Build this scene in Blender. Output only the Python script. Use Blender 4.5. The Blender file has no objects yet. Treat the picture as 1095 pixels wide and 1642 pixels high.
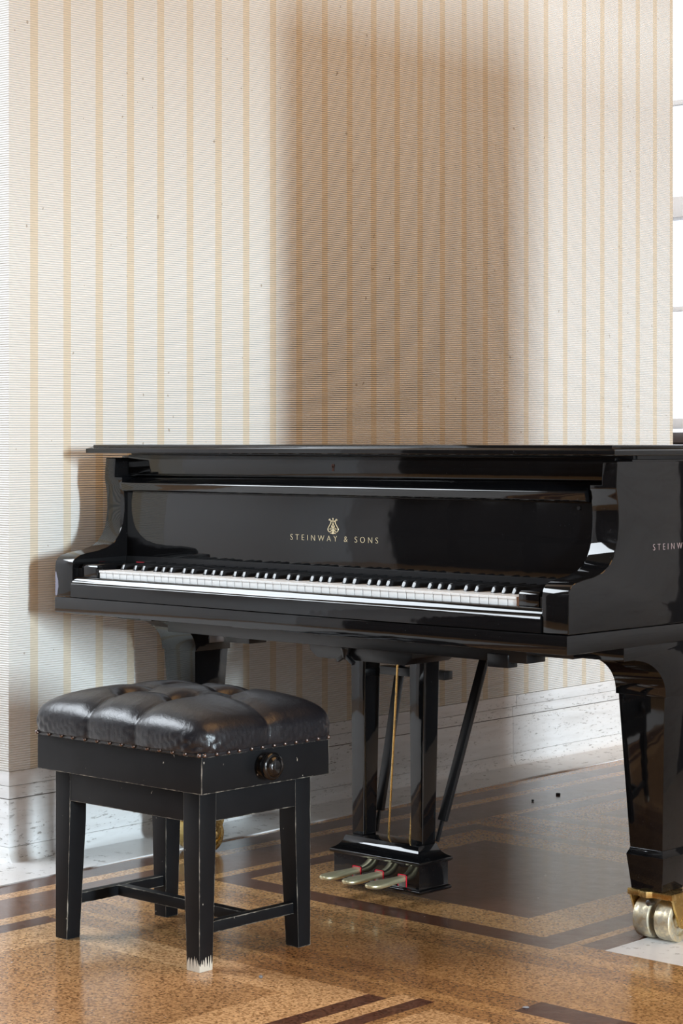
import bpy, bmesh, math, random
from mathutils import Vector, Matrix
random.seed(7)
PI = math.pi
scene = bpy.context.scene
COL = scene.collection

# ------------------------------------------------------------------ materials
def newmat(name):
    m = bpy.data.materials.new(name); m.use_nodes = True
    nt = m.node_tree; nt.nodes.clear()
    out = nt.nodes.new('ShaderNodeOutputMaterial')
    b = nt.nodes.new('ShaderNodeBsdfPrincipled')
    nt.links.new(b.outputs[0], out.inputs[0])
    return m, nt, b
class N:
    """tiny node-building helper"""
    def __init__(s, nt): s.nt = nt
    def node(s, typ, **kw):
        n = s.nt.nodes.new(typ)
        for k, v in kw.items(): setattr(n, k, v)
        return n
    def put(s, sock, v):
        if hasattr(v, 'links') or isinstance(v, bpy.types.NodeSocket): s.nt.links.new(v, sock)
        else: sock.default_value = v
    def math(s, op, a, b=0.0, c=None, clamp=False):
        n = s.node('ShaderNodeMath', operation=op, use_clamp=clamp)
        s.put(n.inputs[0], a); s.put(n.inputs[1], b)
        if c is not None: s.put(n.inputs[2], c)
        return n.outputs[0]
    def pos(s): return s.node('ShaderNodeNewGeometry').outputs['Position']
    def sep(s, v):
        n = s.node('ShaderNodeSeparateXYZ'); s.put(n.inputs[0], v); return n.outputs
    def comb(s, x, y, z):
        n = s.node('ShaderNodeCombineXYZ')
        for i, v in enumerate((x, y, z)): s.put(n.inputs[i], v)
        return n.outputs[0]
    def vmul(s, v, t):
        n = s.node('ShaderNodeVectorMath', operation='MULTIPLY'); s.put(n.inputs[0], v); n.inputs[1].default_value = t
        return n.outputs[0]
    def noise(s, v, scale, detail=3, rough=.55):
        n = s.node('ShaderNodeTexNoise'); s.put(n.inputs['Vector'], v)
        n.inputs['Scale'].default_value = scale; n.inputs['Detail'].default_value = detail; n.inputs['Roughness'].default_value = rough
        return n.outputs[0]
    def ramp(s, f, stops):
        n = s.node('ShaderNodeValToRGB'); s.put(n.inputs[0], f); e = n.color_ramp.elements
        while len(e) < len(stops): e.new(.5)
        for i, (p, c) in enumerate(stops):
            e[i].position = p; e[i].color = tuple(c) + (1,) if len(c) == 3 else c
        return n.outputs[0]
    def step(s, f, a, b):
        n = s.node('ShaderNodeMapRange'); n.interpolation_type = 'SMOOTHSTEP'
        s.put(n.inputs[0], f); n.inputs[1].default_value = a; n.inputs[2].default_value = b
        return n.outputs[0]
    def mix(s, f, a, b, mode='MIX'):
        n = s.node('ShaderNodeMix', data_type='RGBA', blend_type=mode)
        s.put(n.inputs[0], f)
        for k, v in ((6, a), (7, b)):
            if isinstance(v, tuple) and len(v) == 3: v = v + (1,)
            s.put(n.inputs[k], v)
        return n.outputs[2]
    def bump(s, h, strength, dist=.001):
        n = s.node('ShaderNodeBump'); s.put(n.inputs['Height'], h)
        n.inputs['Strength'].default_value = strength; n.inputs['Distance'].default_value = dist
        return n.outputs[0]

def simple(name, col, rough=.5, metal=0, **kw):
    m, nt, b = newmat(name)
    b.inputs['Base Color'].default_value = tuple(col) + (1,)
    b.inputs['Roughness'].default_value = rough; b.inputs['Metallic'].default_value = metal
    for k, v in kw.items(): b.inputs[k].default_value = v
    return m

def mat_lacquer(name='black_piano_lacquer', wave=.16, rough=.04, scr=True):
    m, nt, b = newmat(name); n = N(nt); p = n.pos()
    dust = n.step(n.noise(p, 420, 1, .5), .755, .80)
    big = n.noise(p, 5, 2)
    b.inputs['Base Color'].default_value = (.004, .004, .0045, 1)
    b.inputs['Specular IOR Level'].default_value = .6
    nt.links.new(n.mix(n.math('MULTIPLY', dust, .25), (.004, .004, .0045), (.25, .25, .27)), b.inputs['Base Color'])
    nt.links.new(n.math('ADD', n.math('MULTIPLY', big, .05), rough - .02), b.inputs['Roughness'])
    h = n.noise(p, 14, 2)
    nt.links.new(n.bump(h, wave, .002), b.inputs['Normal'])
    return m

def mat_chipped():
    m = mat_lacquer('black_lacquer_with_chip'); nt = m.node_tree; n = N(nt)
    b = [x for x in nt.nodes if x.type == 'BSDF_PRINCIPLED'][0]
    s = n.sep(n.pos())
    w = n.math('MULTIPLY', n.math('SUBTRACT', n.noise(n.pos(), 60), .5), .012)
    # half-ellipse of worn lacquer on the outer lower front corner
    dx = n.math('DIVIDE', n.math('ADD', n.math('ADD', s[0], .7475), w), .013)
    dz = n.math('DIVIDE', n.math('SUBTRACT', s[2], .672), .032)
    r = n.math('ADD', n.math('MULTIPLY', dx, dx), n.math('MULTIPLY', dz, dz))
    mask = n.math('MULTIPLY', n.math('SUBTRACT', 1, n.step(r, .8, 1.0)), n.math('LESS_THAN', s[1], .0))
    old = b.inputs['Base Color'].links[0].from_socket
    nt.links.new(n.mix(mask, old, (.20, .20, .26)), b.inputs['Base Color'])
    nt.links.new(n.math('ADD', n.math('MULTIPLY', mask, .5), .04), b.inputs['Roughness'])
    return m

def mat_worn(name, foot=False, gloss=.46):
    m, nt, b = newmat(name); n = N(nt); p = n.pos()
    bev = n.node('ShaderNodeBevel'); bev.samples = 4; bev.inputs[0].default_value = .0035
    geo = n.node('ShaderNodeNewGeometry')
    dt = n.node('ShaderNodeVectorMath', operation='DOT_PRODUCT')
    nt.links.new(bev.outputs[0], dt.inputs[0]); nt.links.new(geo.outputs['Normal'], dt.inputs[1])
    edge = n.math('SUBTRACT', 1, dt.outputs['Value'])
    nz = n.noise(n.vmul(p, (60, 60, 22)), 1, 4, .65)
    mask = n.step(n.math('ADD', n.math('MULTIPLY', edge, 1.0), n.math('MULTIPLY', n.math('SUBTRACT', nz, .5), 1.3)), .20, .28)
    mask = n.math('MULTIPLY', mask, n.math('GREATER_THAN', edge, .03))
    # small knocks
    kn = n.step(n.noise(n.vmul(p, (40, 40, 25)), 3, 2, .5), .76, .79)
    mask = n.math('MAXIMUM', mask, n.math('MULTIPLY', kn, .7))
    if foot:
        s = n.sep(p)
        ragged = n.noise(n.vmul(p, (260, 260, 14)), 1, 2)
        lim = n.math('ADD', n.math('MULTIPLY', ragged, .075), -.018)
        mask = n.math('MAXIMUM', mask, n.math('LESS_THAN', s[2], lim))
    grain = n.noise(n.vmul(p, (30, 30, 160)), 1, 3)
    base = n.mix(n.noise(p, 12, 4), (.004, .004, .005), (.010, .0105, .012))
    nt.links.new(n.mix(mask, base, (.62, .56, .47)), b.inputs['Base Color'])
    nt.links.new(n.math('ADD', n.math('MULTIPLY', n.noise(p, 30, 3), .15), gloss - .08), b.inputs['Roughness'])
    b.inputs['Specular IOR Level'].default_value = .20
    nt.links.new(n.bump(grain, .12, .0006), b.inputs['Normal'])
    return m

def mat_leather():
    m, nt, b = newmat('black_leather'); n = N(nt); p = n.pos()
    v = n.node('ShaderNodeTexVoronoi'); n.put(v.inputs['Vector'], p); v.inputs['Scale'].default_value = 520
    wr = n.noise(n.vmul(p, (26, 26, 11)), 1, 4, .55)
    rg = n.math('ABSOLUTE', n.math('SUBTRACT', n.noise(n.vmul(p, (34, 34, 9)), 1, 2, .5), .5))
    rg = n.math('SUBTRACT', 1, n.step(rg, 0, .10))
    h = n.math('ADD', n.math('MULTIPLY', v.outputs[0], .10), n.math('ADD', n.math('MULTIPLY', wr, .9), n.math('MULTIPLY', rg, .08)))
    b.inputs['Base Color'].default_value = (.009, .009, .012, 1)
    b.inputs['Roughness'].default_value = .31
    b.inputs['Specular IOR Level'].default_value = .55
    nt.links.new(n.bump(h, .5, .0035), b.inputs['Normal'])
    return m

def mat_wallpaper():
    m, nt, b = newmat('striped_ribbed_wallpaper'); n = N(nt); p = n.pos(); s = n.sep(p)
    u = n.math('SUBTRACT', n.math('ADD', s[1], .047), .0655)
    ph = n.math('MODULO', n.math('ADD', u, 10.55), .1055)
    st = n.math('MULTIPLY', n.step(ph, 0, .0016), n.math('SUBTRACT', 1, n.step(ph, .0245, .0261)))
    rib = n.math('SINE', n.math('MULTIPLY', n.math('ADD', s[2], n.math('MULTIPLY', n.noise(n.vmul(p, (1, 3, 1)), 1, 2), .003)), 2 * PI / .0057))
    ribm = n.step(rib, -.2, 1.0)
    fib = n.noise(n.vmul(p, (200, 60, 900)), 1, 3)
    ground = n.mix(ribm, (.77, .74, .69), (.87, .865, .845))
    ground = n.mix(n.math('MULTIPLY', n.step(fib, .35, .75), .22), ground, (.70, .66, .60))
    stripe = n.mix(n.math('MULTIPLY', ribm, .35), (.715, .62, .485), (.785, .70, .575))
    stain = n.step(n.noise(n.vmul(p, (1, 5, 5)), 1, 3), .62, .85)
    c = n.mix(st, ground, stripe)
    c = n.mix(n.math('MULTIPLY', stain, .25), c, (.80, .76, .62))
    speck = n.step(n.noise(p, 55, 1, .4), .785, .80)
    c = n.mix(n.math('MULTIPLY', speck, .55), c, (.28, .20, .12))
    nt.links.new(c, b.inputs['Base Color'])
    b.inputs['Roughness'].default_value = .75; b.inputs['Specular IOR Level'].default_value = .25
    hh = n.math('MULTIPLY', rib, n.math('SUBTRACT', 1, n.math('MULTIPLY', st, .2)))
    nt.links.new(n.bump(hh, 1.0, .0009), b.inputs['Normal'])
    return m

def mat_travertine(name='pale_travertine', dark=1.0, rough=.42):
    m, nt, b = newmat(name); n = N(nt); p = n.pos()
    band = n.noise(n.vmul(p, (3, 3, 30)), 1, 5, .6)
    c = n.ramp(band, [(.3, (.70 * dark, .69 * dark, .68 * dark)), (.55, (.82 * dark, .82 * dark, .82 * dark)), (.75, (.74 * dark, .725 * dark, .70 * dark))])
    pits = n.step(n.noise(n.vmul(p, (42, 42, 190)), 1, 5, .68), .575, .64)
    zone = n.step(n.noise(n.vmul(p, (3, 3, 16)), 1, 3), .36, .58)
    pm = n.math('MULTIPLY', pits, zone)
    c = n.mix(n.math('MULTIPLY', pm, .75), c, (.22, .20, .18))
    nt.links.new(c, b.inputs['Base Color'])
    b.inputs['Roughness'].default_value = rough
    nt.links.new(n.bump(n.math('SUBTRACT', 1, pm), .5, .001), b.inputs['Normal'])
    return m

def mat_cork(name, lo, hi):
    m, nt, b = newmat(name); n = N(nt); p = n.pos()
    v = n.node('ShaderNodeTexVoronoi'); n.put(v.inputs['Vector'], n.vmul(p, (1, 1, 1))); v.inputs['Scale'].default_value = 230
    vs = n.node('ShaderNodeSeparateColor'); nt.links.new(v.outputs['Color'], vs.inputs[0])
    fine = n.noise(p, 170, 4, .7)
    f = n.math('ADD', n.math('MULTIPLY', vs.outputs[0], .45), n.math('MULTIPLY', fine, .65))
    c = n.ramp(f, [(.25, tuple(x * .26 for x in lo)), (.43, lo), (.62, hi), (.82, tuple(min(1, x * 1.25) for x in hi))])
    cl = n.noise(p, 3.5, 3)
    c = n.mix(n.math('MULTIPLY', n.step(cl, .35, .75), .35), c, tuple(x * .62 for x in lo))
    speck = n.step(n.noise(p, 75, 1, .4), .79, .80)
    c = n.mix(n.math('MULTIPLY', speck, .8), c, (.75, .72, .68))
    nt.links.new(c, b.inputs['Base Color'])
    nt.links.new(n.math('ADD', n.math('MULTIPLY', n.noise(p, 22, 3), .14), .10), b.inputs['Roughness'])
    b.inputs['Specular IOR Level'].default_value = .42
    nt.links.new(n.bump(n.noise(n.vmul(p, (5, 5, 5)), 6, 4), .10, .003), b.inputs['Normal'])
    return m

def mat_brass(name='brass', worn=0., col=(.72, .50, .19), rough=.25):
    m, nt, b = newmat(name); n = N(nt); p = n.pos()
    b.inputs['Metallic'].default_value = 1
    f = n.step(n.noise(p, 60, 4, .65), .5 - worn * .3, .75 - worn * .25)
    nt.links.new(n.mix(n.math('MULTIPLY', f, min(1, .35 + worn)), col, (.52, .47, .38)), b.inputs['Base Color'])
    nt.links.new(n.math('ADD', n.math('MULTIPLY', f, .3), rough), b.inputs['Roughness'])
    return m

M = {}
M['lac'] = mat_lacquer()
M['chip'] = mat_chipped()
M['worn'] = mat_worn('worn_black_paint')
M['wornfoot'] = mat_worn('worn_black_paint_bare_foot', foot=True)
M['leather'] = mat_leather()
M['satin'] = simple('satin_black_wood', (.010, .010, .011), .28)
M['ivory'] = simple('white_key_plastic', (.86, .86, .85), .22)
M['ebony'] = simple('black_key', (.012, .012, .013), .13)
M['keywood'] = simple('key_wood', (.18, .075, .03), .5)
M['brass'] = mat_brass()
M['oldbrass'] = simple('pale_brass_pedal', (.84, .77, .50), .32, .8)
M['wheel'] = mat_brass('scuffed_brass_wheel', .6, (.88, .76, .52), .38)
M['stud'] = simple('antique_stud', (.20, .155, .14), .3, .9)
M['gold'] = simple('gold_lettering', (.80, .66, .42), .35, .3)
M['pink'] = simple('rose_lettering', (.52, .40, .40), .4, .2)
M['felt'] = simple('red_felt', (.62, .01, .03), .9)
M['steel'] = simple('dark_steel', (.25, .25, .26), .3, 1)
M['paper'] = mat_wallpaper()
M['trav'] = mat_travertine()
M['stone'] = mat_travertine('threshold_marble', .95, .3)
M['joint'] = simple('dark_joint', (.16, .145, .13), .8)
M['tile'] = mat_travertine('white_floor_tile', 1.05, .3)
CK = [mat_cork('light_cork', (.44, .235, .10), (.68, .41, .20)),
      mat_cork('tan_cork', (.35, .175, .062), (.55, .305, .125)),
      mat_cork('brown_cork', (.25, .122, .048), (.42, .22, .088)),
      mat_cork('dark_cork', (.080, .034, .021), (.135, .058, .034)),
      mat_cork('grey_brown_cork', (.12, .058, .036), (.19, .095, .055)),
      M['tile'], mat_cork('field_cork', (.29, .145, .058), (.50, .28, .125))]
M['white'] = simple('white_window_paint', (.80, .80, .80), .4)
M['plaster'] = simple('grey_plaster', (.62, .62, .64), .8)
M['darkwood'] = simple('dark_panelled_wood', (.020, .012, .009), .35)
M['sill'] = simple('dark_sill_wood', (.05, .035, .03), .4)

# ------------------------------------------------------------------ mesh helpers
def prism(bm, poly, axis, a, b):
    """extrude polygon (2D list) along axis 'x','y','z' from a to b"""
    def P(p, t):
        return {'x': (t, p[0], p[1]), 'y': (p[0], t, p[1]), 'z': (p[0], p[1], t)}[axis]
    v0 = [bm.verts.new(P(p, a)) for p in poly]; v1 = [bm.verts.new(P(p, b)) for p in poly]
    fs = [bm.faces.new(v0), bm.faces.new(v1)]
    for i in range(len(poly)):
        j = (i + 1) % len(poly); fs.append(bm.faces.new((v0[i], v0[j], v1[j], v1[i])))
    return fs
def frustum(bm, lo, hi):
    """lo/hi = (x0,x1,y0,y1,z)"""
    vs = []
    for x0, x1, y0, y1, z in (lo, hi):
        vs += [bm.verts.new(c) for c in ((x0, y0, z), (x1, y0, z), (x1, y1, z), (x0, y1, z))]
    bm.faces.new(vs[0:4]); bm.faces.new(vs[4:8])
    for i in range(4):
        j = (i + 1) % 4; bm.faces.new((vs[i], vs[j], vs[4 + j], vs[4 + i]))
def box(bm, x0, x1, y0, y1, z0, z1): frustum(bm, (x0, x1, y0, y1, z0), (x0, x1, y0, y1, z1))
def stack(bm, secs):
    """closed loft through rectangles (x0,x1,y0,y1,z)"""
    rings = [[bm.verts.new(c) for c in ((x0, y0, z), (x1, y0, z), (x1, y1, z), (x0, y1, z))] for x0, x1, y0, y1, z in secs]
    bm.faces.new(rings[0]); bm.faces.new(rings[-1])
    for a, b in zip(rings, rings[1:]):
        for i in range(4):
            j = (i + 1) % 4; bm.faces.new((a[i], a[j], b[j], b[i]))
def tube(bm, pts, r, seg=10, cap=True):
    pts = [Vector(p) for p in pts]; rings = []
    for i, p in enumerate(pts):
        d = (pts[min(i + 1, len(pts) - 1)] - pts[max(i - 1, 0)]).normalized()
        up = Vector((0, 1, 0)) if abs(d.y) < .9 else Vector((1, 0, 0))
        s = d.cross(up).normalized(); t = d.cross(s)
        rr = r[i] if isinstance(r, (list, tuple)) else r
        rings.append([bm.verts.new(p + (s * math.cos(2 * PI * k / seg) + t * math.sin(2 * PI * k / seg)) * rr) for k in range(seg)])
    for a, b in zip(rings, rings[1:]):
        for i in range(seg):
            j = (i + 1) % seg; bm.faces.new((a[i], a[j], b[j], b[i]))
    if cap: bm.faces.new(rings[0]); bm.faces.new(rings[-1])
def lathe(bm, prof, c, axis='x', seg=36):
    """prof = [(t along axis, radius)]"""
    rings = []
    for t, r in prof:
        ring = []
        for k in range(seg):
            a = 2 * PI * k / seg; u, v = math.cos(a) * r, math.sin(a) * r
            ring.append(bm.verts.new({'x': (c[0] + t, c[1] + u, c[2] + v), 'y': (c[0] + u, c[1] + t, c[2] + v), 'z': (c[0] + u, c[1] + v, c[2] + t)}[axis]))
        rings.append(ring)
    for a, b in zip(rings, rings[1:]):
        for i in range(seg):
            j = (i + 1) % seg; bm.faces.new((a[i], a[j], b[j], b[i]))
    bm.faces.new(rings[0]); bm.faces.new(rings[-1])
def obar(bm, p0, p1, w, t, side=(1, 0, 0)):
    """rectangular bar from p0 to p1; w along side, t across"""
    p0, p1 = Vector(p0), Vector(p1); d = (p1 - p0).normalized()
    s = Vector(side); s = (s - d * s.dot(d)).normalized(); u = d.cross(s)
    vs = []
    for p in (p0, p1):
        vs += [bm.verts.new(p + s * a * w / 2 + u * b * t / 2) for a, b in ((-1, -1), (1, -1), (1, 1), (-1, 1))]
    bm.faces.new(vs[:4]); bm.faces.new(vs[4:])
    for i in range(4):
        j = (i + 1) % 4; bm.faces.new((vs[i], vs[j], vs[4 + j], vs[4 + i]))
def bevel(bm, w, seg=2, angle=25):
    bmesh.ops.recalc_face_normals(bm, faces=bm.faces)
    es = [e for e in bm.edges if len(e.link_faces) == 2 and e.calc_face_angle(0) > math.radians(angle)]
    bmesh.ops.bevel(bm, geom=es, offset=w, segments=seg, profile=.6, affect='EDGES', clamp_overlap=True)

def obj(name, bm, mat, parent=None, bev=0, seg=2, smooth=35, ang=25, loc=None):
    if bev: bevel(bm, bev, seg, ang)
    bmesh.ops.recalc_face_normals(bm, faces=bm.faces)
    org = Vector((0, 0, 0)); q = parent
    while q is not None: org += q.location; q = q.parent
    if loc is not None: org = org * 0 + Vector(loc)
    bmesh.ops.translate(bm, verts=bm.verts, vec=-org)
    me = bpy.data.meshes.new(name); bm.to_mesh(me); bm.free()
    for mm in (mat if isinstance(mat, list) else [mat]): me.materials.append(mm)
    if smooth:
        for p in me.polygons: p.use_smooth = True
        me.set_sharp_from_angle(angle=math.radians(smooth))
    o = bpy.data.objects.new(name, me); COL.objects.link(o)
    if parent is not None:
        o.parent = parent
        if loc is not None:
            po = Vector((0, 0, 0)); q = parent
            while q is not None: po += q.location; q = q.parent
            o.location = Vector(loc) - po
    elif loc is not None: o.location = loc
    return o
def thing(name, label, cat, loc):
    o = bpy.data.objects.new(name, None); COL.objects.link(o); o.location = loc
    o['label'] = label; o['category'] = cat; o.empty_display_size = .1
    return o
def struct(name, bm, mat, parent=None, label=None, **kw):
    o = obj(name, bm, mat, parent, **kw)
    if parent is None: o['kind'] = 'structure'
    if label: o['label'] = label
    return o
NB = bmesh.new

# ------------------------------------------------------------------ floor
rects = [  # x0,x1,y0,y1, cork index (painted in order)
    (-5, 7, -5, 5, 1),
    (-.70, -.433, -5, 5, 4), (-.70, -.623, -5, 5, 3), (-.623, -.58, -5, 5, 0), (-.433, -.39, -5, 5, 0),
    (-.433, 5, .035, .155, 1), (-.397, 5, .035, .105, 2), (-.433, .9, -.17, .035, 1),
    (-.58, .80, -.25, -.17, 2), (.80, 5, -.25, -.17, 3), (-.58, -.433, -5, 1.2, 4),
    (-.433, 5, -.30, -.25, 1), (-.433, -.388, -5, -.25, 0), (.58, .622, -5, -.30, 0),
    (-.388, .58, -5, -.30, 2), (-.388, -.333, -5, -.30, 3), (.53, .58, -5, -.34, 3), (-.388, .55, -.34, -.275, 2),
    (-.333, .535, -5, -.34, 0), (-.203, .41, -5, -.44, 6),
    (.622, 5, -5, -.285, 2), (.622, .66, -5, -.3, 3), (.685, 5, -5, -.34, 0),
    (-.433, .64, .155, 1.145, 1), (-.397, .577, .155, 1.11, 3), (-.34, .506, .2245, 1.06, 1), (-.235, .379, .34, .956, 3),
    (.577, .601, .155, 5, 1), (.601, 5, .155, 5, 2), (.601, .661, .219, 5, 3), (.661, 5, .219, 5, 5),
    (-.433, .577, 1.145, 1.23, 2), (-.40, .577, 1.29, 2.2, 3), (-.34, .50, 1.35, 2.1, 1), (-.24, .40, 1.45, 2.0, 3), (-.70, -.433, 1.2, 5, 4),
    (-.623, -.58, 1.2, 5, 0),
]
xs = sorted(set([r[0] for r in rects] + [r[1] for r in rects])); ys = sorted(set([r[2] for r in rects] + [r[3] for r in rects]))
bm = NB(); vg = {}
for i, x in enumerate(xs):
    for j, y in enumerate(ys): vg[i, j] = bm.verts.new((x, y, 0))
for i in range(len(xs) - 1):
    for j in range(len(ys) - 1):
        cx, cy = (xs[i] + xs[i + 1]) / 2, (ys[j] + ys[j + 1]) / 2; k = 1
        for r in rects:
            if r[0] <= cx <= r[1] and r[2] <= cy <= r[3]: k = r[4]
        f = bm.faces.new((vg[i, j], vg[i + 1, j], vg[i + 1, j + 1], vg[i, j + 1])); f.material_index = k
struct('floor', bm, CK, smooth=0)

# ------------------------------------------------------------------ wallpapered pier on the left, with stone base
W0 = Vector((-.884, -.047, 0)); WD = Vector((-.0259, .99966, 0)); WN = Vector((.99966, .0259, 0)); WL = 2.937
def wallpt(u, n, z): return W0 + WD * u + WN * n + Vector((0, 0, z))
def wallbox(bm, u0, u1, n0, n1, z0, z1):
    vs = [bm.verts.new(wallpt(u, n, z)) for z in (z0, z1) for u, n in ((u0, n0), (u1, n0), (u1, n1), (u0, n1))]
    bm.faces.new(vs[:4]); bm.faces.new(vs[4:])
    for i in range(4):
        j = (i + 1) % 4; bm.faces.new((vs[i], vs[j], vs[4 + j], vs[4 + i]))
bm = NB(); wallbox(bm, 0, WL, -.45, 0, .219, 4.2)
struct('wall_left', bm, M['paper'], bev=.002, label='cream wall with tan stripes above the stone base')
def baseprof(bm, prof, u0, u1):
    r = [[bm.verts.new(wallpt(u, n, z)) for n, z in prof] for u in (u0, u1)]
    bm.faces.new(r[0]); bm.faces.new(r[1])
    for i in range(len(prof)):
        j = (i + 1) % len(prof); bm.faces.new((r[0][i], r[0][j], r[1][j], r[1][i]))
bm = NB()
wallbox(bm, 0.0, .9, -.449, .001, .1845, .2185); wallbox(bm, .902, 2.03, -.449, .001, .1845, .2185); wallbox(bm, 2.032, WL, -.449, .001, .1845, .2185)
struct('trim_1', bm, M['trav'], bev=.0012, label='top course of the pale stone base')
bm = NB()
wallbox(bm, 0.0, .7, -.449, .0005, .154, .1835); wallbox(bm, .702, 2.01, -.449, .0005, .154, .1835); wallbox(bm, 2.012, WL, -.449, .0005, .154, .1835)
struct('trim_2', bm, M['trav'], bev=.0012, label='second course of the pale stone base')
bm = NB()
prof = [(-.449, 0), (-.449, .1515), (0, .1515), (0, .0385)]
prof2 = [(-.449, .0), (-.449, .0375), (0, .0375)] + [(.022 * (1 - math.cos(a * PI / 16)), .0375 - .0375 * math.sin(a * PI / 16)) for a in range(1, 8)] + [(.022, 0)]
for u0, u1 in ((0, .98), (.9815, 2.015), (2.0165, WL)):
    wallbox(bm, u0, u1, -.449, 0, .0385, .1515); baseprof(bm, prof2, u0, u1)
struct('baseboard_left', bm, M['trav'], bev=.0008, ang=40, label='pale pitted travertine baseboard with a coved foot')
bm = NB(); wallbox(bm, .001, WL - .001, -.448, -.003, .001, .2185)
struct('trim_3', bm, M['joint'], smooth=0, label='dark joints between the stone courses')
# stone threshold strip on the floor, with slightly wavy edge
bm = NB(); pts = []
K = 60
for i in range(K + 1):
    y = -3 + 6.4 * i / K; pts.append((-.70 - .0259 * (y + .2) + .002 * math.sin(y * 23) + .0015 * math.sin(y * 51), y))
poly = pts + [(-3.2, 3.4), (-3.2, -3)]
prism(bm, poly, 'z', -.02, .0025)
struct('trim_4', bm, M['stone'], smooth=0, label='grey marble strip of floor along the wall')
bm = NB()
poly = [(x + .006, y) for x, y in pts] + [(x - .001, y) for x, y in reversed(pts)]
prism(bm, poly, 'z', -.01, .0032)
struct('trim_5', bm, simple('white_grout', (.80, .80, .80), .6), smooth=0, label='white grout line along the marble strip')

# ------------------------------------------------------------------ room beyond and around (mostly seen only in reflections)
def wbox(name, x0, x1, y0, y1, z0, z1, mat, **kw):
    bm = NB(); box(bm, x0, x1, y0, y1, z0, z1); return struct(name, bm, mat, smooth=0, **kw)
YB = 3.7
bm = NB()
box(bm, -4.2, -1.95, YB, YB + .3, 0, 3.2); box(bm, -.75, 2.2, YB, YB + .3, 0, 3.2); box(bm, -1.95, -.75, YB, YB + .3, 0, 1.03)
struct('wall_back', bm, M['plaster'], smooth=0)
wn = thing('window_1', 'tall white framed window beyond the end of the wallpapered wall', 'window', (-1.35, YB, 1.03)); wn['kind'] = 'structure'
bm = NB()
box(bm, -1.95, -1.89, YB + .02, YB + .1, 1.06, 3.15); box(bm, -.81, -.75, YB + .02, YB + .1, 1.06, 3.15)
box(bm, -1.89, -.81, YB + .02, YB + .1, 1.06, 1.10); box(bm, -1.89, -.81, YB + .0, YB + .11, 1.885, 1.965); box(bm, -1.89, -.81, YB + .02, YB + .1, 3.09, 3.15)
box(bm, -1.432, -1.412, YB + .03, YB + .08, 1.10, 3.09)
for z in (1.52, 2.33): box(bm, -1.89, -.81, YB + .04, YB + .07, z, z + .02)
obj('window_frame', bm, M['white'], wn, bev=.004)
gm, gnt, gb = newmat('window_glass'); gb.inputs['Base Color'].default_value = (.95, .97, 1, 1); gb.inputs['Roughness'].default_value = .0
gb.inputs['Transmission Weight'].default_value = 1; gb.inputs['IOR'].default_value = 1.02
bm = NB(); box(bm, -1.89, -.81, YB + .053, YB + .057, 1.08, 3.1); obj('pane', bm, gm, wn, smooth=0)
bm = NB(); box(bm, -2.0, -.70, YB - .12, YB + .02, 1.005, 1.045); obj('window_sill', bm, M['sill'], wn, bev=.006)
bm = NB(); box(bm, -1.99, -.71, YB - .02, YB + .0, .80, 1.005); obj('sill_apron', bm, M['sill'], wn, bev=.004)
# overcast sky with faint bare trees outside that window
sm = bpy.data.materials.new('overcast_sky'); sm.use_nodes = True; nt = sm.node_tree; nt.nodes.clear(); n = N(nt)
out = n.node('ShaderNodeOutputMaterial'); em = n.node('ShaderNodeEmission')
tr = n.step(n.noise(n.vmul(n.pos(), (1.3, 1, 2.2)), 1.6, 6, .7), .5, .62)
nt.links.new(n.mix(n.math('MULTIPLY', tr, .42), (.93, .96, 1.0), (.30, .33, .40)), em.inputs[0]); em.inputs[1].default_value = 1.7
nt.links.new(em.outputs[0], out.inputs[0])
bm = NB(); K = 16
for i in range(K):
    a0, a1 = [PI * (.15 + .7 * k / K) for k in (i, i + 1)]
    q = [(-2.2 + 5 * math.cos(a), 4.4 + 4 * math.sin(a)) for a in (a0, a1)]
    v = [bm.verts.new((q[0][0], q[0][1], -1)), bm.verts.new((q[1][0], q[1][1], -1)), bm.verts.new((q[1][0], q[1][1], 7)), bm.verts.new((q[0][0], q[0][1], 7))]
    bm.faces.new(v)
bmesh.ops.remove_doubles(bm, verts=bm.verts, dist=1e-4)
sk = struct('sky_backdrop', bm, sm, label='bright overcast sky outside the window')

# stone partition to the right of the piano: divides the light from the two tall windows behind it
PX = 1.5
wbox('wall_right', PX, PX + .25, .20, 1.64, 0, 2.15, M['trav'])
wbox('wall_right_panel', PX, PX + .25, 1.64, 2.80, 0, 2.15, M['darkwood'])
wbox('light_block_beam', 5.0, 5.2, -3.6, 5.2, 2.18, 4.4, M['plaster'], label='unseen beam added to block window light from the upper wall')  # added out of view so the window light fades towards the wall top
# wall behind the camera with a dark panelled door, and the far left wall
YF = -4.6
wbox('wall_front', -4.2, -3.55, YF - .2, YF, 0, 3.2, M['plaster'])
wbox('wall_front_right', 1.6, 5.2, YF - .2, YF, 0, 3.2, M['plaster'])
bm = NB(); box(bm, -3.55, 1.6, YF - .2, YF, 0, 3.2)
dn = struct('door_1', bm, M['darkwood'], smooth=0, label='dark panelled doors behind the camera')
bm = NB()
for k in range(6):
    x = -3.45 + k * .84
    for z0, z1 in ((.15, .8), (.95, 1.9), (2.05, 3.0)): frustum(bm, (x, x + .7, YF - .01, YF, z0), (x, x + .7, YF - .01, YF + .015, z0 + .015)); box(bm, x, x + .7, YF - .01, YF + .012, z0, z1)
obj('door_panel', bm, simple('door_panels', (.03, .02, .016), .3), dn, bev=.004)
wbox('wall_far_left', -4.4, -4.2, YF, YB, 0, 3.2, M['plaster'])

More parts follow.
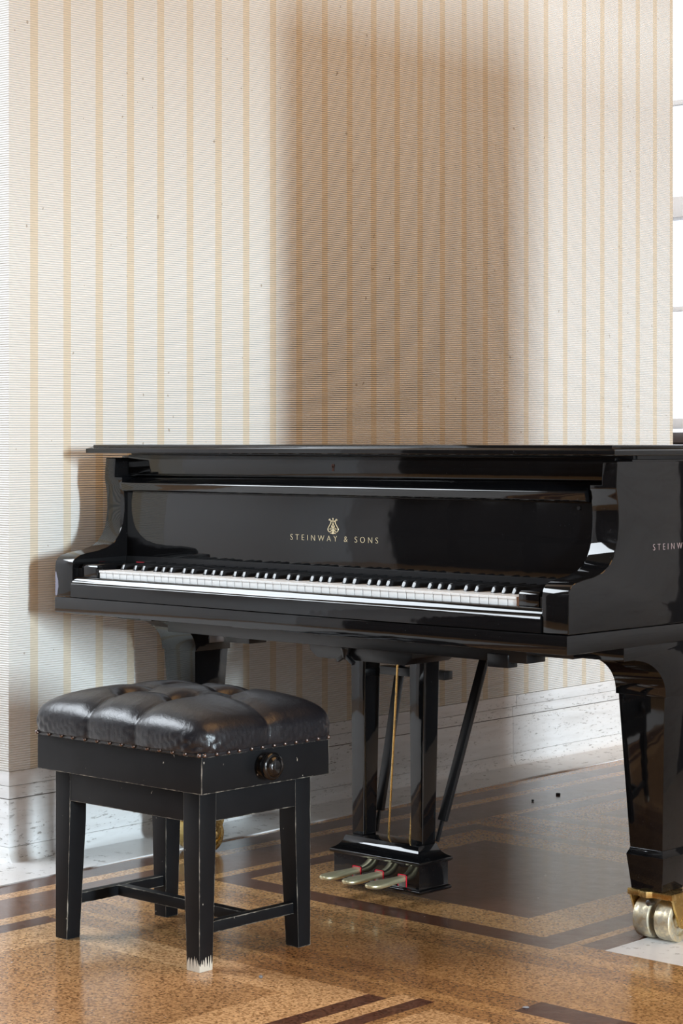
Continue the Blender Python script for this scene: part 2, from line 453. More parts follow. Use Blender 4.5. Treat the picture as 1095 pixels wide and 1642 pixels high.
# ------------------------------------------------------------------ GRAND PIANO
P = thing('grand_piano', 'black lacquered grand piano with its lid closed and keyboard open', 'piano', (0, 1.0, 0))
def rim(off=0.0, y0=.19):
    """plan outline: bass side straight, treble side curving in to the tail"""
    R = [(.747, y0), (.747, .45), (.757, .72)]
    cp = [(.757, .72), (.762, 1.08), (.40, 1.22), (.18, 1.62), (.06, 1.88), (-.10, 2.02), (-.38, 2.03), (-.62, 2.03), (-.747, 1.98), (-.747, 1.74)]
    def bez(a, b, c, d, t): return tuple(a[i] * (1 - t) ** 3 + 3 * b[i] * t * (1 - t) ** 2 + 3 * c[i] * t * t * (1 - t) + d[i] * t ** 3 for i in (0, 1))
    for k in (0, 3, 6):
        for s in range(1, 13): R.append(bez(*cp[k:k + 4], s / 12))
    R += [(-.747, 1.0), (-.747, y0)]
    if off:
        out = []
        for i, p in enumerate(R):
            a = Vector(R[max(0, i - 1)]); b = Vector(R[min(len(R) - 1, i + 1)]); d = (b - a).normalized()
            out.append((p[0] + d.y * off, p[1] - d.x * off))
        out[0] = (R[0][0] + off, y0); out[-1] = (R[-1][0] - off, y0); R = out
    return R
bm = NB(); prism(bm, rim(0), 'z', .645, .973)
obj('case', bm, M['lac'], P, bev=.002, ang=50)
bm = NB(); prism(bm, [(-.747 + .001, .15), (-.747 + .001, -.0202), (.746, -.0202), (.746, .15)] + rim(-.001, .15)[1:-1], 'z', .607, .644)
obj('key_bed', bm, M['lac'], P, bev=.0035, ang=50)
# arms
arm = [(-.018, .6455), (-.018, .715), (-.0155, .727), (-.009, .7355), (.002, .7410), (.028, .7462), (.062, .7505), (.092, .7580), (.112, .769), (.1255, .7845), (.1345, .801), (.139, .818),
       (.1425, .842), (.143, .862), (.1415, .885), (.1385, .902), (.1355, .915), (.1350, .925), (.1365, .945), (.139, .9695), (.192, .9695), (.192, .6455)]
front = [p for p in arm if p[0] < .19]
front = [p for p in front if abs(p[1] - .925) > .001]
ki = next(i for i, p in enumerate(front) if p[1] > .9235); front.insert(ki, (.1350, .9235))
BK = .45
for sx, mt in ((-1, M['chip']), (1, M['lac'])):
    bm = NB(); c0, c1, c2 = sx * .685, sx * .7128, sx * .7475
    V = lambda x, p: bm.verts.new((x, p[0], p[1]))
    a0 = [V(c0, p) for p in front[:ki + 1]]; a1 = [V(c1, p) for p in front]; a2 = [V(c2, p) for p in front]
    zb, zt = front[0][1], front[-1][1]
    b0 = [V(c0, (BK, zb)), V(c0, (BK, .9235))]; b1 = [V(c1, (BK, zb)), V(c1, (BK, .9235)), V(c1, (BK, zt))]; b2 = [V(c2, (BK, zb)), V(c2, (BK, zt))]
    F = bm.faces.new
    for q in range(len(front) - 1):
        F((a1[q], a1[q + 1], a2[q + 1], a2[q]))
        if q < ki: F((a0[q], a0[q + 1], a1[q + 1], a1[q]))
    F((a0[ki], a1[ki], b1[1], b0[1])); F(a0 + [b0[1], b0[0]]); F(a1[ki:] + [b1[2], b1[1]]); F(a2 + [b2[1], b2[0]])
    F((a1[-1], a2[-1], b2[1], b1[2])); F((a0[0], a1[0], b1[0], b0[0])); F((a1[0], a2[0], b2[0], b1[0]))
    F((b0[0], b0[1], b1[1], b1[0])); F((b1[0], b1[1], b1[2], b2[1], b2[0]))
    o = obj('arm', bm, mt, P, bev=.0026, seg=3, ang=32)
    if sx < 0: o['label'] = 'left arm with a chipped grey corner'
# lid
bm = NB(); L1 = rim(.0245, .0957); L2 = rim(.010, .108)
prism(bm, L1, 'z', .9803, .9918); 
lid = obj('lid', bm, M['lac'], P, bev=.003, seg=3, ang=50)
bm = NB()
v0 = [bm.verts.new((x, y, .9919)) for x, y in rim(.021, .099)]; v1 = [bm.verts.new((x, y, .9960)) for x, y in L2]; v2 = [bm.verts.new((x, y, 1.0003)) for x, y in L2]
bm.faces.new(v0); bm.faces.new(v2)
for A, B in ((v0, v1), (v1, v2)):
    for i in range(len(A)):
        j = (i + 1) % len(A); bm.faces.new((A[i], A[j], B[j], B[i]))
obj('lid_panel', bm, M['lac'], lid, bev=.0012, ang=50)
bm = NB()
for x in (-.6, 0, .6): box(bm, x - .015, x + .015, .3, .33, .973, .9803)
box(bm, -.735, .735, .21, .24, .973, .9803); box(bm, -.738, -.715, .22, 1.7, .973, .9803); box(bm, .715, .738, .22, .7, .973, .9803)
obj('lid_support', bm, M['satin'], P, smooth=0)
# front rail with keyhole
bm = NB(); box(bm, -.7128, .7128, .180, .200, .9300, .9765)
rail = obj('front_rail', bm, M['lac'], P, bev=.0025)
bm = NB(); lathe(bm, [(0, .0042), (.0012, .0042)], (-.037, .1785, .9545), 'y', 16); box(bm, -.0395, -.0345, .1785, .1797, .943, .954)
obj('keyhole', bm, simple('keyhole_brass', (.10, .035, .02), .4), rail, smooth=0)
# fallboard: main board, ledge above, rounded nosing
bm = NB(); prism(bm, [(.158, .728), (.152, .735), (.152, .893), (.175, .893), (.175, .728)], 'x', -.6845, .6845)
prism(bm, [(.150, .912), (.176, .9265), (.192, .9290), (.192, .895), (.150, .895)], 'x', -.6845, .6845)
fb = obj('fallboard', bm, M['lac'], P, bev=.0012)
bm = NB(); prism(bm, [(.1265, .9075), (.128, .9105), (.134, .9125), (.152, .9125), (.152, .889), (.140, .889), (.133, .890), (.1295, .893), (.1285, .899)], 'x', -.679, .679)
obj('nosing', bm, M['lac'], fb, bev=.0010)
bm = NB(); lathe(bm, [(0, .0038), (.003, .0032), (.0035, .001)], (.648, .1485, .877), 'y', 16); obj('button_stop', bm, M['satin'], fb)

# lettering -----------------------------------------------------
def text_mesh(s, size, xs=1.0, spacing=1.0, offset=0.0, extr=.0004):
    cu = bpy.data.curves.new('txt', 'FONT'); cu.body = s; cu.size = size; cu.space_character = spacing; cu.offset = offset
    cu.extrude = extr; cu.align_x = 'LEFT'
    o = bpy.data.objects.new('txt', cu); COL.objects.link(o)
    bpy.context.view_layer.update()
    me = bpy.data.meshes.new_from_object(o.evaluated_get(bpy.context.evaluated_depsgraph_get()))
    bpy.data.objects.remove(o); bpy.data.curves.remove(cu)
    b = bmesh.new(); b.from_mesh(me); bpy.data.meshes.remove(me)
    return b
def fit(b, w, h):
    xs_ = [v.co.x for v in b.verts]; ys_ = [v.co.y for v in b.verts]
    x0, x1, y0, y1 = min(xs_), max(xs_), min(ys_), max(ys_)
    for v in b.verts: v.co.x = (v.co.x - x0) / (x1 - x0) * w; v.co.y = (v.co.y - y0) / (y1 - y0) * h
def words(place, mat, parent, names):
    b = text_mesh('STEINWAY & SONS', .016, spacing=1.75, offset=-.0004); fit(b, .2595, .0122)
    xs_ = sorted(v.co.x for v in b.verts); gaps = sorted(((q - p, (p + q) / 2) for p, q in zip(xs_, xs_[1:])), reverse=True)[:2]
    cuts = [-1] + sorted(g[1] for g in gaps) + [9]
    for k in range(3):
        c = b.copy(); bmesh.ops.delete(c, geom=[v for v in c.verts if not cuts[k] < v.co.x < cuts[k + 1]], context='VERTS')
        for v in c.verts: v.co = place(v.co)
        obj(names, c, mat, parent, smooth=0)
    b.free()
words(lambda c: Vector((c.x - .1402, .1516 - c.z, c.y + .7905)), M['gold'], fb, 'lettering')
words(lambda c: Vector((.7479 + c.z, c.x + .259, c.y + .7935)), M['pink'], P, 'side_lettering')
# lyre emblem
bm = NB()
SC = .00095 * 1.33 / 15.64 * 1.0
def E(p): return (-.0108 + (p[0] - 525) * .0315 / 265, .1512, .8243 - (p[1] - 360) * .0345 / 390)
def etube(pts, r=.0008): tube(bm, [E(p) for p in pts], r, 6)
for sg in (1, -1):
    mir = lambda L: [(525 + sg * (x - 525), y) for x, y in L]
    etube(mir([(573, 245), (585, 300), (612, 350), (638, 395), (652, 435), (650, 470), (632, 500), (605, 512), (580, 500), (566, 480)]), .00095)
    etube(mir([(560, 240), (585, 228), (592, 205), (608, 192), (622, 203), (620, 225), (606, 230)]), .0008)
    etube(mir([(545, 470), (560, 430), (585, 412), (603, 430), (600, 455), (585, 450)]), .0006)
    etube(mir([(528, 480), (560, 480), (575, 460)]), .0007)
etube([(468, 243), (582, 243)], .0010)
etube([(525, 165), (525, 180), (525, 225)], [.0003, .0014, .0004])
etube([(525 + 38 * math.cos(a), 372 + 42 * math.sin(a)) for a in [2 * PI * k / 16 for k in range(17)]], .0006)
etube([(525 + 16 * math.cos(a), 304 + 20 * math.sin(a)) for a in [2 * PI * k / 12 for k in range(13)]], .0006)
etube([(510, 385), (525, 345), (540, 385), (525, 405), (512, 395)], .0005)
etube([(525, 330), (525, 470)], .0004)
etube([(525, 470), (525, 520), (525, 558)], [.0006, .0012, .0022])
etube([(457, 548), (490, 540), (525, 520), (560, 540), (593, 548)], [.0006, .0012, .0016, .0012, .0006])
obj('emblem', bm, M['gold'], fb)

# keys ------------------------------------------------------------
KW = .0235; X0 = -.611
def copy_part(src, dx, parent=None):
    c = src.copy(); COL.objects.link(c); c.parent = parent or src.parent
    c.location = src.location + Vector(dx); return c
bm = NB(); box(bm, X0 + .0004, X0 + KW - .0006, 0, .156, .7045, .7095); box(bm, X0 + .0012, X0 + KW - .0014, .0018, .156, .690, .7045)
wk = obj('white_key', bm, M['ivory'], P, bev=.0006, loc=(X0, 0, .69))
for i in range(1, 52): copy_part(wk, (KW * i, 0, 0))
# black keys: front slants back, crowned top
bm = NB(); w = .0052; t = .0043
s0 = [(-w, .048, .7085), (w, .048, .7085), (w, .156, .7085), (-w, .156, .7085)]
s1 = [(-w, .0485, .7108), (w, .0485, .7108), (w, .156, .7108), (-w, .156, .7108)]
s2 = [(-t, .0540, .7212), (t, .0540, .7212), (t * 1.05, .156, .7225), (-t * 1.05, .156, .7225)]
s3 = [(-t * .7, .0575, .7230), (t * .7, .0575, .7230), (t * .75, .156, .7245), (-t * .75, .156, .7245)]
R = [[bm.verts.new((x + X0, y, z)) for x, y, z in s] for s in (s0, s1, s2, s3)]
bm.faces.new(R[0]); bm.faces.new(R[3])
for a, c in zip(R, R[1:]):
    for i in range(4):
        j = (i + 1) % 4; bm.faces.new((a[i], a[j], c[j], c[i]))
bk0 = obj('black_key', bm, M['ebony'], P, bev=.0006, loc=(X0, .05, .71))
first = True
# white key 0 is A; a black key follows A, C, D, F, G
names = ['A', 'B', 'C', 'D', 'E', 'F', 'G']; off = {'A': .0022, 'C': -.0022, 'D': .0022, 'F': -.0028, 'G': 0}
for i in range(51):
    k = names[i % 7]
    if k in off:
        d = KW * (i + 1) + off[k]
        if first: bk0.location.x += d; base = bk0.location.x - d; first = False
        else:
            c = bk0.copy(); COL.objects.link(c); c.parent = P; c.location.x = base + d
# key slip, key blocks, felt, wood strip
bm = NB(); prism(bm, [(-.003, .6455), (-.003, .6925), (-.0085, .6922), (-.0112, .6908), (-.0140, .6874), (-.0168, .6830), (-.0192, .6781), (-.0212, .6772), (-.0226, .6755), (-.0225, .6455)], 'x', -.6848, .6848)
obj('key_slip', bm, M['lac'], P, smooth=50)
for a, c in ((-.667, -.6145), (.6184, .667)):
    bm = NB(); prism(bm, [(-.003, .690), (-.003, .716), (.000, .7205), (.006, .7225), (.152, .7225), (.152, .690)], 'x', a, c)
    obj('key_block', bm, M['lac'], P, bev=.0018)
bm = NB(); box(bm, .6113, .6175, .001, .15, .688, .7095); obj('key_wood_strip', bm, M['keywood'], P, smooth=0)
bm = NB(); box(bm, -.6845, .6845, -.002, .16, .645, .689); box(bm, -.6845, .6845, .1505, .16, .689, .735); box(bm, -.6845, -.668, .0, .155, .69, .712); box(bm, .668, .6845, .0, .155, .69, .712)
obj('key_frame', bm, M['satin'], P, smooth=0)
bm = NB(); box(bm, -.625, -.598, .128, .130, .7225, .7236); obj('felt_strip', bm, M['felt'], P, smooth=0)

# legs ------------------------------------------------------------
def leg(cx, cy, front=True):
    bm = NB()
    stack(bm, [(cx - .0555, cx + .0555, cy - .0555, cy + .0555, .4975), (cx - .0390, cx + .0390, cy - .0390, cy + .0390, .187)])
    stack(bm, [(cx - .0390, cx + .0390, cy - .0390, cy + .0390, .187), (cx - .0405, cx + .0405, cy - .0405, cy + .0405, .182), (cx - .0445, cx + .0445, cy - .0445, cy + .0445, .1735),
               (cx - .0445, cx + .0445, cy - .0445, cy + .0445, .172), (cx - .0370, cx + .0370, cy - .0370, cy + .0370, .103)])
    sx = 1 if cx > 0 else -1
    # bracket that sweeps forward to the key bed
    x0, x1 = cx - .0605, cx + .0605
    arc = [(.172, .607), (.172, .5805)] if front else [(cy - .09, .607), (cy - .09, .5805)]
    ax, az = cy - .0585, .4985
    sx0 = arc[1][0]
    for k in range(1, 15):
        a = PI / 2 * k / 14; yy = sx0 + .022 + (ax - sx0 - .022) * math.sin(a); zz = .4985 + (.5805 - .4985) * math.cos(a) ** .9
        arc.append((yy, zz))
    arc += [(ax, .4975), (cy + .0585, .4975), (cy + .0585, .607)]
    prism(bm, arc, 'x', x0, x1)
    o = obj('leg', bm, M['lac'], P, bev=.0022, seg=3, ang=28, smooth=32)
    # caster: plate, fork cheeks, axle, two wheels
    c = (cx + .008, cy + .004)
    bm = NB()
    prism(bm, [(c[0] - .053, c[1] - .044), (c[0] - .025, c[1] - .044), (c[0] - .018, c[1] - .050), (c[0] - .002, c[1] - .052), (c[0] + .008, c[1] - .044), (c[0] + .055, c[1] - .044), (c[0] + .055, c[1] + .044), (c[0] - .053, c[1] + .044)], 'z', .0900, .1025)
    for s in (-1, 1):
        xa = c[0] + .001 + s * .0505
        prism(bm, [(c[1] - .040, .093), (c[1] + .040, .093), (c[1] + .012, .032), (c[1] - .004, .028), (c[1] - .014, .034)], 'x', xa - .003, xa + .003)
        lathe(bm, [(0, .011), (.004, .011), (.0045, .006), (.006, .005)] if s > 0 else [(0, .011), (-.004, .011), (-.006, .005)], (xa, c[1], .042), 'x', 20)
    obj('caster_fork', bm, M['brass'], o, bev=.0012)
    bm = NB(); lathe(bm, [(-.048, .005), (.050, .005)], (c[0], c[1], .042), 'x', 14); obj('axle', bm, M['steel'], o)
    bm = NB(); lathe(bm, [(-.012, .004), (-.011, .0062), (.004, .0062)], (c[0], c[1] - .036, .0795), 'y', 14); obj('locking_peg', bm, M['steel'], o)
    for s in (-1, 1):
        xc = c[0] + .001 + s * .0255; wd = .0185
        bm = NB(); seg = 40
        prof_ = [(-wd, .030), (-wd, .0395), (-wd + .0015, .0418), (-wd * .5, .0425), (wd * .5, .0425), (wd - .0015, .0418), (wd, .0395), (wd, .030)]
        inner = [(-wd + .006, .028), (-wd + .006, .012), (-wd + .001, .011), (-wd + .001, .0065), (wd - .001, .0065), (wd - .001, .011), (wd - .006, .012), (wd - .006, .028), (wd, .030)]
        full = prof_ + inner[::-1][1:]
        rings = []
        for t_, r_ in full: rings.append([bm.verts.new((xc + t_, c[1] + r_ * math.cos(2 * PI * k / seg), .0425 + r_ * math.sin(2 * PI * k / seg))) for k in range(seg)])
        for q in range(len(rings)):
            A, B = rings[q], rings[(q + 1) % len(rings)]
            for i in range(seg):
                j = (i + 1) % seg; bm.faces.new((A[i], A[j], B[j], B[i]))
        obj('caster_wheel', bm, M['wheel'] if sx > 0 else M['brass'], o)
    return o
leg(-.681, .3745); leg(.679, .3745)
leg(-.30, 1.845, False)
# under-structure seen below the key bed
bm = NB()
box(bm, -.565, .503, .172, .235, .559, .6075); box(bm, .50, .62, .172, .44, .5765, .6075); box(bm, -.622, -.53, .26, .44, .565, .6075)
box(bm, -.50, -.42, .30, .36, .53, .6075)
obj('cross_beam', bm, M['satin'], P, bev=.003)
bm = NB(); box(bm, -.6205, -.6185, .361, .409, .5155, .540); obj('leg_plate', bm, M['steel'], P, bev=.0006)
bm = NB(); box(bm, .404, .458, .168, .20, .5475, .575); obj('brace_plate', bm, M['satin'], P, bev=.002)

# pedal lyre ------------------------------------------------------
LX = -.0085
bm = NB(); box(bm, LX - .16, LX + .16, .20, .45, .5575, .6075)
lyre_root = obj('pedal_lyre', bm, M['satin'], P, bev=.006)
bm = NB(); prism(bm, [(LX - .152, .5575), (LX - .152, .540), (LX - .130, .524), (LX + .130, .524), (LX + .152, .540), (LX + .152, .5575)], 'y', .235, .385)
obj('lyre_block', bm, M['satin'], lyre_root, bev=.0015)
for s in (-1, 1):
    bm = NB(); xc = LX + s * .0875
    stack(bm, [(xc - .0215, xc + .0215, .325, .378, .526), (xc - .0172, xc + .0172, .325, .369, .119)])
    obj('post', bm, M['lac'], lyre_root, bev=.0024, seg=3)
bm = NB()
cove = [(.1188, .1305, .313, .362)]
def sec(hw, y0, y1, z): return (LX - hw + .001, LX + hw + .001, y0, y1, z)
secs = [sec(.131, .283, .389, .0195), sec(.1325, .2815, .3905, .022), sec(.1325, .2815, .3905, .0265), sec(.1265, .287, .385, .029), sec(.1265, .287, .385, .0800),
        sec(.1325, .281, .391, .0812), sec(.134, .2795, .3925, .0845), sec(.134, .2795, .3925, .0895), sec(.131, .282, .390, .0912), sec(.124, .289, .383, .0945), sec(.118, .2955, .3765, .100),
        sec(.1125, .301, .371, .108), sec(.1095, .3045, .3675, .1165), sec(.1092, .305, .367, .1195)]
stack(bm, secs)
obj('pedal_box', bm, M['lac'], lyre_root, bev=.0007, ang=25, smooth=40)
for x in (-.0640, .0035, .0710):
    bm = NB()
    for a, c in ((-.0125, -.0108), (.0108, .0125)): box(bm, x + a, x + c, .2853, .2875, .031, .058)
    box(bm, x - .0125, x + .0125, .2853, .2875, .0563, .058); 
    obj('pedal_felt', bm, M['felt'], lyre_root, smooth=0)
    bm = NB(); box(bm, x - .0108, x + .0108, .2858, .2875, .031, .0563); obj('pedal_slot', bm, M['joint'], lyre_root, smooth=0)
    # pedal: flat tongue broadening to a rounded toe
    bm = NB(); prof_ = [(.295, .0102, .0420, .0550), (.270, .0102, .0415, .0550), (.250, .0112, .0405, .0550), (.232, .0145, .0400, .0550), (.214, .0178, .0400, .0550), (.198, .0190, .0405, .0545), (.186, .0175, .0415, .0540), (.178, .0130, .0430, .0530), (.1730, .0060, .0450, .0515)]
    rings = []
    for y, hw, z0, z1 in prof_:
        zc, hz = (z0 + z1) / 2, (z1 - z0) / 2
        rings.append([bm.verts.new((x + hw * math.copysign(abs(math.cos(a)) ** .6, math.cos(a)), y, zc + hz * math.copysign(abs(math.sin(a)) ** .8, math.sin(a)))) for a in [2 * PI * (k + .5) / 16 for k in range(16)]])
    for A, B in zip(rings, rings[1:]):
        for i in range(16):
            j = (i + 1) % 16; bm.faces.new((A[i], A[j], B[j], B[i]))
    bm.faces.new(rings[0]); bm.faces.new(rings[-1])
    obj('pedal', bm, M['oldbrass'], lyre_root, smooth=60)
for pt in (((-.0145, .37, .53), (-.0430, .37, .112)), ((.055, .37, .53), (.0210, .37, .112))):
    bm = NB(); tube(bm, pt, .0026, 10); obj('pedal_rod', bm, M['brass'], lyre_root)
bm = NB(); box(bm, -.135, .062, .44, .47, .470, .489); obj('rear_bar', bm, M['satin'], lyre_root, bev=.0015)
for a, c in (((.0985, .372, .121), (.1235, .528, .565)), ((-.0815, .372, .121), (-.1270, .528, .575))):
    bm = NB(); A, B = Vector(a), Vector(c); q = A + (B - A) * .10
    obar(bm, q, B, .0225, .012, (1, 0, 0)); br = obj('brace', bm, M['satin'], lyre_root, bev=.003)
    bm = NB(); obar(bm, A, q + (B - A) * .02, .007, .007); obj('brace_hook', bm, M['satin'], br, bev=.001)
# wing nut under the block
bm = NB(); lathe(bm, [(0, .012), (-.006, .013), (-.016, .008), (-.026, .007), (-.028, .004)], (-.043, .226, .556), 'z', 20)
obar(bm, (-.043, .226, .536), (-.066, .226, .522), .010, .008, (0, 1, 0)); obar(bm, (-.043, .226, .536), (-.018, .226, .518), .010, .008, (0, 1, 0))
obj('wing_nut', bm, M['satin'], lyre_root, bev=.0015)

# ------------------------------------------------------------------ PIANO STOOL
S = thing('piano_stool', 'black adjustable piano stool with a buttoned leather seat and worn paint', 'stool', (-.012, -.2945, 0))
SX, SY = -.012, -.2945
bm = NB(); box(bm, SX - .2425, SX + .2425, SY - .175, SY + .175, .343, .4135)
obj('seat_box', bm, M['worn'], S, bev=.0022)
bm = NB(); box(bm, SX - .2440, SX + .2440, SY - .1765, SY + .1765, .4125, .4215)
obj('studded_band', bm, M['leather'], S, bev=.002)
# aprons
bm = NB()
for s in (-1, 1):
    box(bm, SX - .18, SX + .18, SY + s * .1455 - .006, SY + s * .1455 + .006, .2825, .343)
    box(bm, SX + s * .2055 - .006, SX + s * .2055 + .006, SY - .12, SY + .12, .2825, .343)
obj('apron', bm, M['worn'], S, bev=.001)
for sx in (-1, 1):
    for sy in (-1, 1):
        x, y = SX + sx * .2125, SY + sy * .1525
        def rc(w, h, z): return (min(x, x - sx * w), max(x, x - sx * w), min(y, y - sy * h), max(y, y - sy * h), z)
        bm = NB(); stack(bm, [rc(.046, .044, .343), rc(.045, .043, .24), rc(.0355, .0345, 0.0)])
        obj('leg', bm, M['wornfoot'] if (sx > 0 and sy < 0) else M['worn'], S, bev=.0013)
for s in (-1, 1):
    bm = NB(); box(bm, SX + s * .1915 - .0095, SX + s * .1915 + .0095, SY - .122, SY + .122, .0665, .0885)
    obj('stretcher', bm, M['worn'], S, bev=.0013)
bm = NB(); box(bm, SX - .183, SX + .183, SY - .0105, SY + .0105, .0665, .0885); obj('stretcher', bm, M['worn'], S, bev=.0013)
# knob
kc = (SX + .2425, -.3085, .3825)
bm = NB(); lathe(bm, [(-.002, .021), (.004, .021), (.006, .017), (.010, .0165), (.013, .020), (.016, .0215), (.0175, .0185), (.019, .0245), (.022, .0268), (.030, .0268), (.033, .0245), (.0335, .0215), (.036, .0205), (.040, .0185), (.0425, .0145), (.0440, .008), (.0443, .002)], kc, 'x', 48)
obj('height_knob', bm, mat_lacquer('chipped_knob_black', .2, .14), S, smooth=50)
# cushion: rounded block, tufted with four buttons
def sstep(a, b, x):
    t = max(0, min(1, (x - a) / (b - a))); return t * t * (3 - 2 * t)
BT = [(-.082, -.360), (.060, -.360), (-.082, -.230), (.060, -.230)]
segs = [((-.082, -.360), (-.080, -.49)), ((.060, -.360), (.059, -.49)), ((-.082, -.230), (-.082, -.10)), ((.060, -.230), (.060, -.10)),
        ((-.082, -.360), (-.082, -.230)), ((.060, -.360), (.060, -.230)), ((-.082, -.360), (.060, -.360)), ((-.082, -.230), (.060, -.230)),
        ((-.082, -.295), (-.28, -.295)), ((.060, -.230), (.12, -.285)), ((.12, -.285), (.25, -.307))]
def dseg(p, a, b):
    ax, ay = a; bx, by = b; dx, dy = bx - ax, by - ay; t = max(0, min(1, ((p[0] - ax) * dx + (p[1] - ay) * dy) / (dx * dx + dy * dy)))
    return math.hypot(p[0] - ax - t * dx, p[1] - ay - t * dy)
bm = NB(); bmesh.ops.create_cube(bm, size=2); bmesh.ops.subdivide_edges(bm, edges=bm.edges, cuts=101, use_grid_fill=True)
A_, B_, Ct, Cb, ZC = .2610, .1930, .066, .062, .440
rnd = random.Random(3); pleats = [(rnd.uniform(0, 2 * PI), rnd.uniform(.4, 1)) for _ in range(46)]
for v in bm.verts:
    x, y, z = v.co
    # ease the grid then push on to a superellipsoid
    n_, p_ = 8.0, 3.0
    pl = (abs(x) ** n_ + abs(y) ** n_); r = (pl ** (p_ / n_) + abs(z) ** p_) ** (1 / p_)
    x, y, z = x / r, y / r, z / r
    X, Y = SX + x * A_, SY + y * B_; Z = ZC + z * (Ct if z > 0 else Cb)
    edge = max(abs(x), abs(y))
    top = sstep(.02, .75, z)
    # domed crown
    Z += top * .012 * (1 - x * x) * (1 - y * y)
    d = min(math.hypot((X - bx), (Y - by)) for bx, by in BT)
    Z -= top * (.028 * math.exp(-(d / .026) ** 2) + .010 * math.exp(-(d / .009) ** 2))
    for k, (a, c) in enumerate(segs):
        q = dseg((X, Y), a, c)
        wside = 1.0
        Z -= top * .0075 * math.exp(-(q / .024) ** 2)
        g = math.exp(-(q / .0035) ** 2) * .0028
        Z -= top * g
        if z < .75 and k in (0, 1, 2, 3, 8, 10):
            m = (1 - top) * (.0040 * math.exp(-(q / .022) ** 2) + .0022 * math.exp(-(q / .0035) ** 2))
            if abs(y) > abs(x): Y -= math.copysign(m, y)
            else: X -= math.copysign(m, x)
    # pulled pleats on the sides, stronger towards corners
    th = math.atan2(Y - SY, X - SX)
    side = sstep(.35, -.1, z) if z < .35 else 0
    side = (1 - sstep(-.05, .55, z)) * (1 if z > -.9 else .5)
    per = (x if abs(y) > abs(x) else y)
    corner = abs(per) ** 3
    wv = math.sin(per * 34 + 9 * z + 2 * math.sin(per * 11)) * .5 + math.sin(per * 71 - 7 * z + th) * .3
    am = .0042 * side * (.25 + .9 * corner) * wv
    if abs(y) > abs(x): Y += math.copysign(am, y)
    else: X += math.copysign(am, x)
    if Z < .4240:
        q = sstep(.4240, .4160, Z); m = .006 * q
        Z = max(Z, .4185)
        X = SX + max(-.2425 + m * 0 + .002, min(.2405, X - SX)) if q > .3 else X; Y = SY + max(-.1730, min(.1730, Y - SY)) if q > .3 else Y
    v.co = (X, Y, Z)
for f in list(bm.faces):
    pass
cu = obj('cushion', bm, M['leather'], S, smooth=180)
for bx, by in BT:
    bm = NB(); lathe(bm, [(0, .0075), (.002, .0070), (.0035, .004), (.0038, .001)], (bx, by, 0), 'z', 16)
    zt = min((v.co.z + 0 for v in cu.data.vertices if math.hypot(v.co.x + SX - bx, v.co.y + SY - by) < .006 and v.co.z > .45), default=.47)
    for v in bm.verts: v.co.z += zt - .001
    obj('button', bm, M['leather'], cu)
# studs
bm = NB(); bmesh.ops.create_uvsphere(bm, u_segments=12, v_segments=8, radius=.0046)
for v in bm.verts: v.co += Vector((SX, SY, .4172))
stud = obj('stud', bm, M['stud'], S, loc=(SX, SY, .4172)); k = 0
spots = []
for i in range(14): spots += [(-.238 + .476 * i / 13, -.1775), (-.238 + .476 * i / 13, .1775)]
for i in range(12): spots += [(.245, -.170 + .34 * i / 11), (-.245, -.170 + .34 * i / 11)]
for i, (x, y) in enumerate(spots):
    jx = rnd.uniform(-.002, .002)
    o = stud if i == 0 else stud.copy()
    if i: COL.objects.link(o); o.parent = S
    o.location = (x + (jx if abs(y) > .17 else 0), y + (jx if abs(x) > .24 and abs(y) < .17 else 0), .4172)

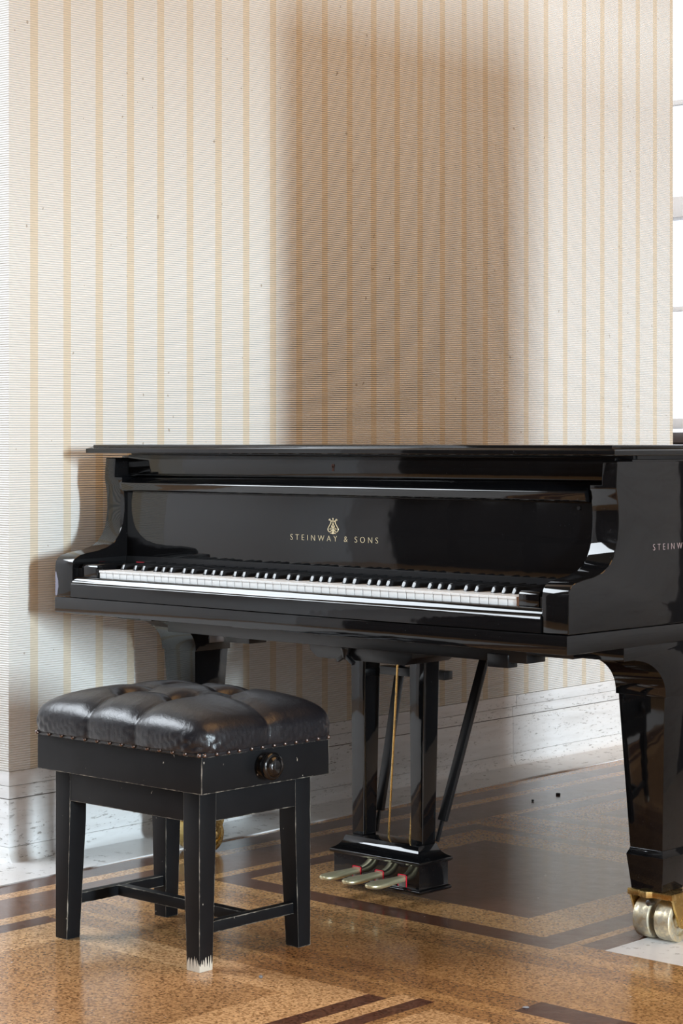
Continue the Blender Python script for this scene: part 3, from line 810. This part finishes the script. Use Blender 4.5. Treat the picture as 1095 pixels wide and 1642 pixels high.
# ------------------------------------------------------------------ crumbs on the floor
def crumb(x, y, r, label, mat, h=.6):
    bm = NB(); bmesh.ops.create_icosphere(bm, subdivisions=2, radius=r)
    for v in bm.verts: v.co = Vector((v.co.x * rnd.uniform(.8, 1.2) + x, v.co.y * rnd.uniform(.8, 1.2) + y, v.co.z * h + r * h))
    o = obj('debris_fragment', bm, mat, None, smooth=0, loc=(x, y, 0)); o['label'] = label; o['category'] = 'debris'
dk = simple('dark_debris', (.02, .02, .02), .6); gy = simple('grey_debris', (.30, .32, .36), .5)
bm = NB(); box(bm, -.511, -.500, 1.620, 1.628, 0.0, .006)
o = obj('debris_fragment', bm, dk, None, bev=.001, loc=(-.505, 1.625, 0)); o['label'] = 'small dark square scrap on the floor under the piano'; o['category'] = 'debris'
crumb(-.4955, 1.4925, .0042, 'tiny round black crumb on the floor under the piano, beside the square scrap', dk)
crumb(.3132, -.3958, .0042, 'small grey pellet on the cork floor right of the stool', simple('pellet', (.16, .16, .17), .4), .8)
crumb(.8033, -.2199, .006, 'flat grey flake on the cork floor at the lower right', gy, .2)

# ------------------------------------------------------------------ light
def area(name, loc, target, sx, sy, power, col):
    l = bpy.data.lights.new(name, 'AREA'); l.shape = 'RECTANGLE'; l.size = sx; l.size_y = sy; l.energy = power; l.color = col
    o = bpy.data.objects.new(name, l); COL.objects.link(o); o.location = loc
    o.rotation_euler = (Vector(target) - Vector(loc)).to_track_quat('-Z', 'Y').to_euler(); return o
area('window_light_front', (14.0, -3.4, 2.15), (-.9, .2, .9), .60, 2.2, 2050, (.76, .91, 1.0))
area('window_light_rear', (9.0, 5.1, 1.8), (-.9, 2.4, .9), .80, 1.8, 950, (.78, .91, 1.0))
area('window_light_left', (-3.4, -2.45, 3.8), (.1, 0, .7), 3.5, 2.0, 340, (.86, .93, 1.0))
area('window_light_behind', (4.6, -4.4, 1.9), (.2, .2, .7), 2.2, 2.2, 62, (.88, .94, 1.0))
area('ceiling_lamp_light', (2.4, 1.0, 5.4), (-.4, .9, 0), 4.0, 4.0, 135, (1.0, .55, .22))
w = bpy.data.worlds.new('room_ambient'); scene.world = w; w.use_nodes = True
bg = w.node_tree.nodes['Background']; bg.inputs[0].default_value = (1.0, .78, .54, 1); bg.inputs[1].default_value = .12

# ------------------------------------------------------------------ camera
cam = bpy.data.cameras.new('camera'); co = bpy.data.objects.new('camera', cam); COL.objects.link(co)
co.location = (3.084, -3.172, 1.005); co.rotation_euler = (PI / 2, 0, math.radians(42.73))
cam.sensor_fit = 'HORIZONTAL'; cam.sensor_width = 36; cam.lens = 3350 / 1095 * 36
cam.shift_y = -111 / 1095; cam.clip_start = .05
scene.camera = co
scene.view_settings.view_transform = 'Standard'; scene.view_settings.look = 'None'
scene.view_settings.gamma = 1; scene.view_settings.exposure = 0
